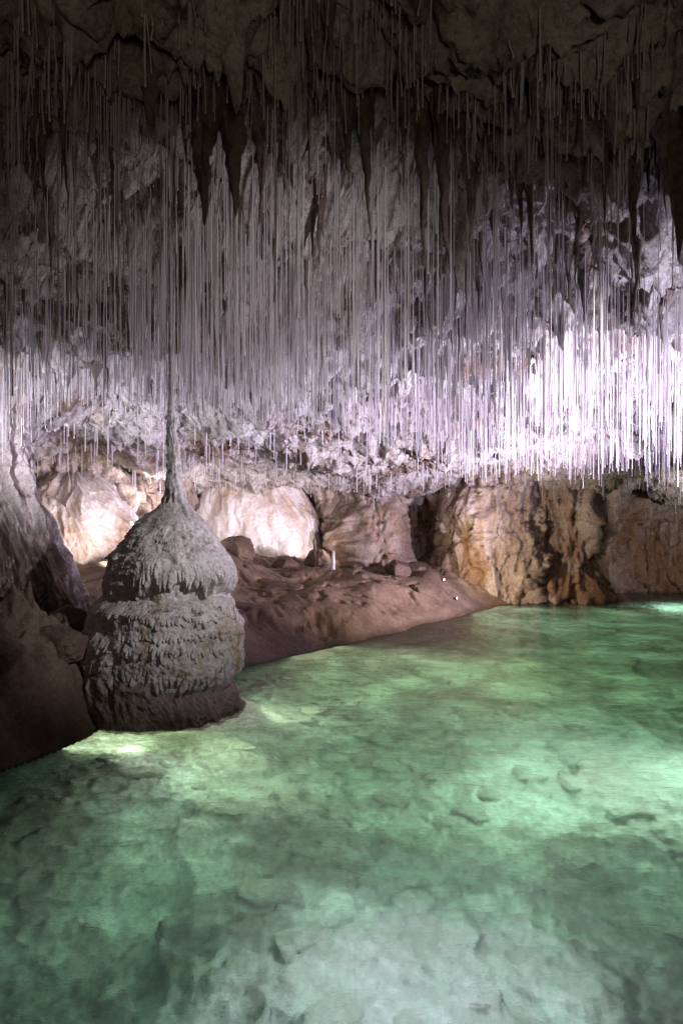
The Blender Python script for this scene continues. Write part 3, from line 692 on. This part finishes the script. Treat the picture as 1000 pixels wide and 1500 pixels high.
rs = np.random.RandomState(77); kk = 0
while kk < 150:
    Y = rs.uniform(4.0, 8.6); px = rs.uniform(-10, 1010); X = (px-CX)/F*Y
    if n2(np.array(X*1.4), np.array(Y*1.4), 411) < rs.uniform(-0.45, 0.2): continue
    L_ = rs.uniform(0.22, 0.75); zt = float(zceil(X, Y))-L_; pyt = CY-(zt-H)*F/Y
    if pyt < 15: continue
    kk += 1
    where = 'near the top edge' if pyt < 160 else 'among the upper straws' if pyt < 330 else 'lower among the straws'
    col_ = next(t for lim, t in [(150, 'over the left column'), (300, 'above the mound'), (480, 'left of centre'), (640, 'in the middle'), (800, 'right of centre'), (1100, 'near the right edge')] if px < lim)
    size_ = 'short' if L_ < 0.4 else 'long'
    o = stalactite('stalactite', px, pyt, Y, rs.uniform(0.018, 0.05), '%s narrow dark stalactite %s %s' % (size_, where, col_), 3000+kk*7, 0.0, 1)
    o['group'] = 'narrow dark stalactites scattered over the near ceiling'

# ------------------------------------------------------------------ soda straws
def tip_line(px):
    return np.interp(px, [-50, 0, 60, 110, 200, 300, 400, 500, 600, 680, 740, 800, 850, 900, 1000, 1100], [690, 680, 640, 600, 600, 610, 625, 640, 665, 712, 700, 690, 716, 690, 725, 720])
straws = []
tries = 0
while len(straws) < 2900 and tries < 500000:
    tries += 1
    Y = rng.uniform(4.4, 14.5) if rng.rand() < 0.8 else rng.uniform(6, 9.5)
    px = rng.uniform(-40, 1050); X = (px-CX)/F*Y
    zr = float(zceil(X, Y)); pyr = CY-(zr-H)*F/Y
    # density
    d = 0.25+0.9*max(0, float(n2(np.array(X*1.1), np.array(Y*1.1), 301))+0.25)
    if 190 < px < 480 and 5.6 < Y < 9.5: d *= 1.8
    if px < 170 and Y < 8.5: d *= 0.5
    if Y < 5.6: d *= 1.2
    if px > 560 and Y < 7: d *= 0.32
    if px > 640 and 7.4 < Y < 11.5: d *= 1.15
    if rng.rand() > d*0.6: continue
    if any(abs(px-q[0]) < 14+q[3]*120 and Y < q[2]+0.1 and q[2] < 6.5 for q in ST): continue
    tl_ = float(tip_line(px)) - abs(rng.normal(0, 85 if Y < 9 else 45))
    if px > 640 and Y < 11: tl_ = float(tip_line(px)) - abs(rng.normal(0, 105))
    Lmax = {0: 2.3, 1: 1.9}[int(Y > 9.5)] * rng.beta(2.2, 1.7)
    if Y < 5.6: Lmax *= 0.7
    ztip = H+(CY-tl_)*Y/F
    L = min(Lmax, zr-ztip)
    if L < 0.15: continue
    rad = rng.uniform(0.0022, 0.0048)*(1+0.06*(Y-6))
    if rng.rand() < 0.07: rad *= rng.uniform(1.4, 2.2)
    ptip = CY-(zr-L-H)*F/Y
    if ptip < 0: continue
    straws.append((L*rad/Y/Y*(1 if -2 < px < 1002 else 0), X, Y, zr, L, rad, px, ptip))
# far fringe of short straws under the ledges
for k in range(900):
    Y = rng.uniform(12.5, 19.5); px = rng.uniform(0, 1000); X = (px-CX)/F*Y; zr = float(zceil(X, Y))
    if n2(np.array(X*1.3), np.array(Y*1.3), 307) < -0.05: continue
    L = rng.uniform(0.15, 0.75)*(1 if Y < 16 else 0.6); straws.append((0, X, Y, zr, L, rng.uniform(0.006, 0.011), px, 0))
for k in range(1500):
    Y = rng.uniform(3.7, 6.2); px = rng.uniform(-20, 1020); X = (px-CX)/F*Y; zr = float(zceil(X, Y))
    if n2(np.array(X*2.3), np.array(Y*2.3), 309) < -0.12: continue
    straws.append((0, X, Y, zr, 0.08+0.5*rng.beta(1.2, 3.0), rng.uniform(0.0025, 0.006), px, 0))
straws.sort(key=lambda s: -s[0])
def straw_mesh(L, r, seed, sides=7, segs=6):
    rr = np.random.RandomState(seed)
    th = np.linspace(0, 2*np.pi, sides, endpoint=False)
    us = np.r_[0, 0.02, np.linspace(0.08, 1, segs)]
    V = []
    bx, by = rr.normal(0, 0.006, 2); kx, ky = rr.normal(0, 0.006, 2)*(rr.rand() < 0.3); ku = rr.uniform(0.3, 0.8)
    for u in us:
        R = r*(1.9 if u == 0 else 1.25 if u < 0.05 else 1.0+rr.uniform(-0.12, 0.12))*(1-0.15*u)
        V.append(np.stack([bx*math.sin(u*3.1)+kx*max(0, u-ku)*4+R*np.cos(th), by*math.sin(u*3.1)+ky*max(0, u-ku)*4+R*np.sin(th), np.full(sides, 0.08-u*(L+0.08))], -1))
    # drop at the tip
    z = -L
    for a, b in ((1.25, 0.006), (1.2, 0.014), (0.6, 0.020), (0.02, 0.022)):
        V.append(np.stack([kx*(1-ku)*4+r*a*np.cos(th), ky*(1-ku)*4+r*a*np.sin(th), np.full(sides, z-b)], -1))
    V = np.vstack(V); return V, grid_faces(len(V)//sides, sides, wrap=True)[:, ::-1]
def region(px, pt, L, rad, Y):
    side = next(t for lim, t in [(60, 'over the wet column at the left edge'), (120, 'before the white opening at far left'), (180, 'over the left shoulder of the tiered mound'), (235, 'just left of the mound spire'),
        (285, 'just right of the mound spire'), (335, 'above the right shoulder of the tiered mound'), (385, 'above the left half of the pale dome'), (435, 'above the right half of the pale dome'), (485, 'above the small white stalagmite'),
        (545, 'above the tan bulge behind the mud bank'), (605, 'above the crest of the mud bank'), (665, 'above the two small spotlights'), (725, 'above the left face of the rock buttress'), (785, 'above the middle of the rock buttress'),
        (845, 'above the orange pillar'), (900, 'in the glare beside the orange pillar'), (950, 'in the glare over the dark recess'), (9999, 'in the white glare at the right edge')] if px < lim)
    side += (', low tip' if pt > 640 else '' if pt > 540 else ', high tip')
    ln = 'long' if L > 1.35 else 'medium' if L > 0.8 else 'short'
    tk = 'thick' if rad > 0.010 else 'thin'
    return '%s %s soda straw %s' % (ln, tk, side)
for k, s in enumerate(straws[:298]):
    _, X, Y, zr, L, rad, px, pt = s
    v, f = straw_mesh(L, rad, k); o = link_mesh('soda_straw', v, f, M['straw']); o.location = (X, Y, zr)
    lb = region(px, pt, L, rad, Y)
    tag(o, lb, 'soda straw', lb.replace('straw', 'straws'))
Vs = []; Fs = []; c = 0
for k, s in enumerate(straws[298:]):
    _, X, Y, zr, L, rad, px, pt = s
    v, f = straw_mesh(L, rad, 5000+k, 5, 4); Vs.append(v+np.array([X, Y, zr])); Fs.append(f+c); c += len(v)
tag(link_mesh('soda_straw_mass', np.vstack(Vs), np.vstack(Fs), M['straw']), 'countless fine pale soda straws covering the cave ceiling', 'stalactites', kind='stuff')

# ------------------------------------------------------------------ two small spotlights on the mud
def lamp(px, py, Y, label):
    p = at(px, py, Y); p[2] = zground(p[0], Y)+0.05
    root = empty('spotlight', p); tag(root, label, 'lamp', 'spotlights on the mud bank')
    n = 24; th = np.linspace(0, 2*np.pi, n, endpoint=False)
    rings = [(0.0, -0.06), (0.035, -0.06), (0.05, -0.03), (0.055, 0.05), (0.062, 0.055), (0.062, 0.07), (0.05, 0.07)]
    Vv = np.vstack([np.stack([np.full(n, x), r*np.cos(th), r*np.sin(th)], -1) for r, x in rings])
    h_ = link_mesh('housing', Vv, grid_faces(len(rings), n, wrap=True), M['metal'], root)
    Vv = np.vstack([np.stack([np.full(n, x), r*np.cos(th), r*np.sin(th)], -1) for r, x in [(0.049, 0.066), (0.035, 0.074), (0.001, 0.078)]])
    l_ = link_mesh('lens', Vv, grid_faces(3, n, wrap=True), M['lens'], root)
    Vb = np.array([(-0.03, -0.07, -0.09), (0.03, -0.07, -0.09), (0.03, 0.07, -0.09), (-0.03, 0.07, -0.09), (-0.02, -0.06, -0.05), (0.02, -0.06, -0.05), (0.02, 0.06, -0.05), (-0.02, 0.06, -0.05)])
    link_mesh('foot', Vb, [(3, 2, 1, 0), (4, 5, 6, 7), (0, 1, 5, 4), (1, 2, 6, 5), (2, 3, 7, 6), (3, 0, 4, 7)], M['metal'], root, smooth=False)
    root.rotation_euler = (0, 0, math.radians(-20)); root.scale = (0.45,)*3; return root
lamp(648, 845, 16.9, 'small spotlight higher on the mud bank crest, left of its twin')
lamp(667, 853, 16.5, 'small brighter spotlight lower on the mud bank slope, right of its twin')
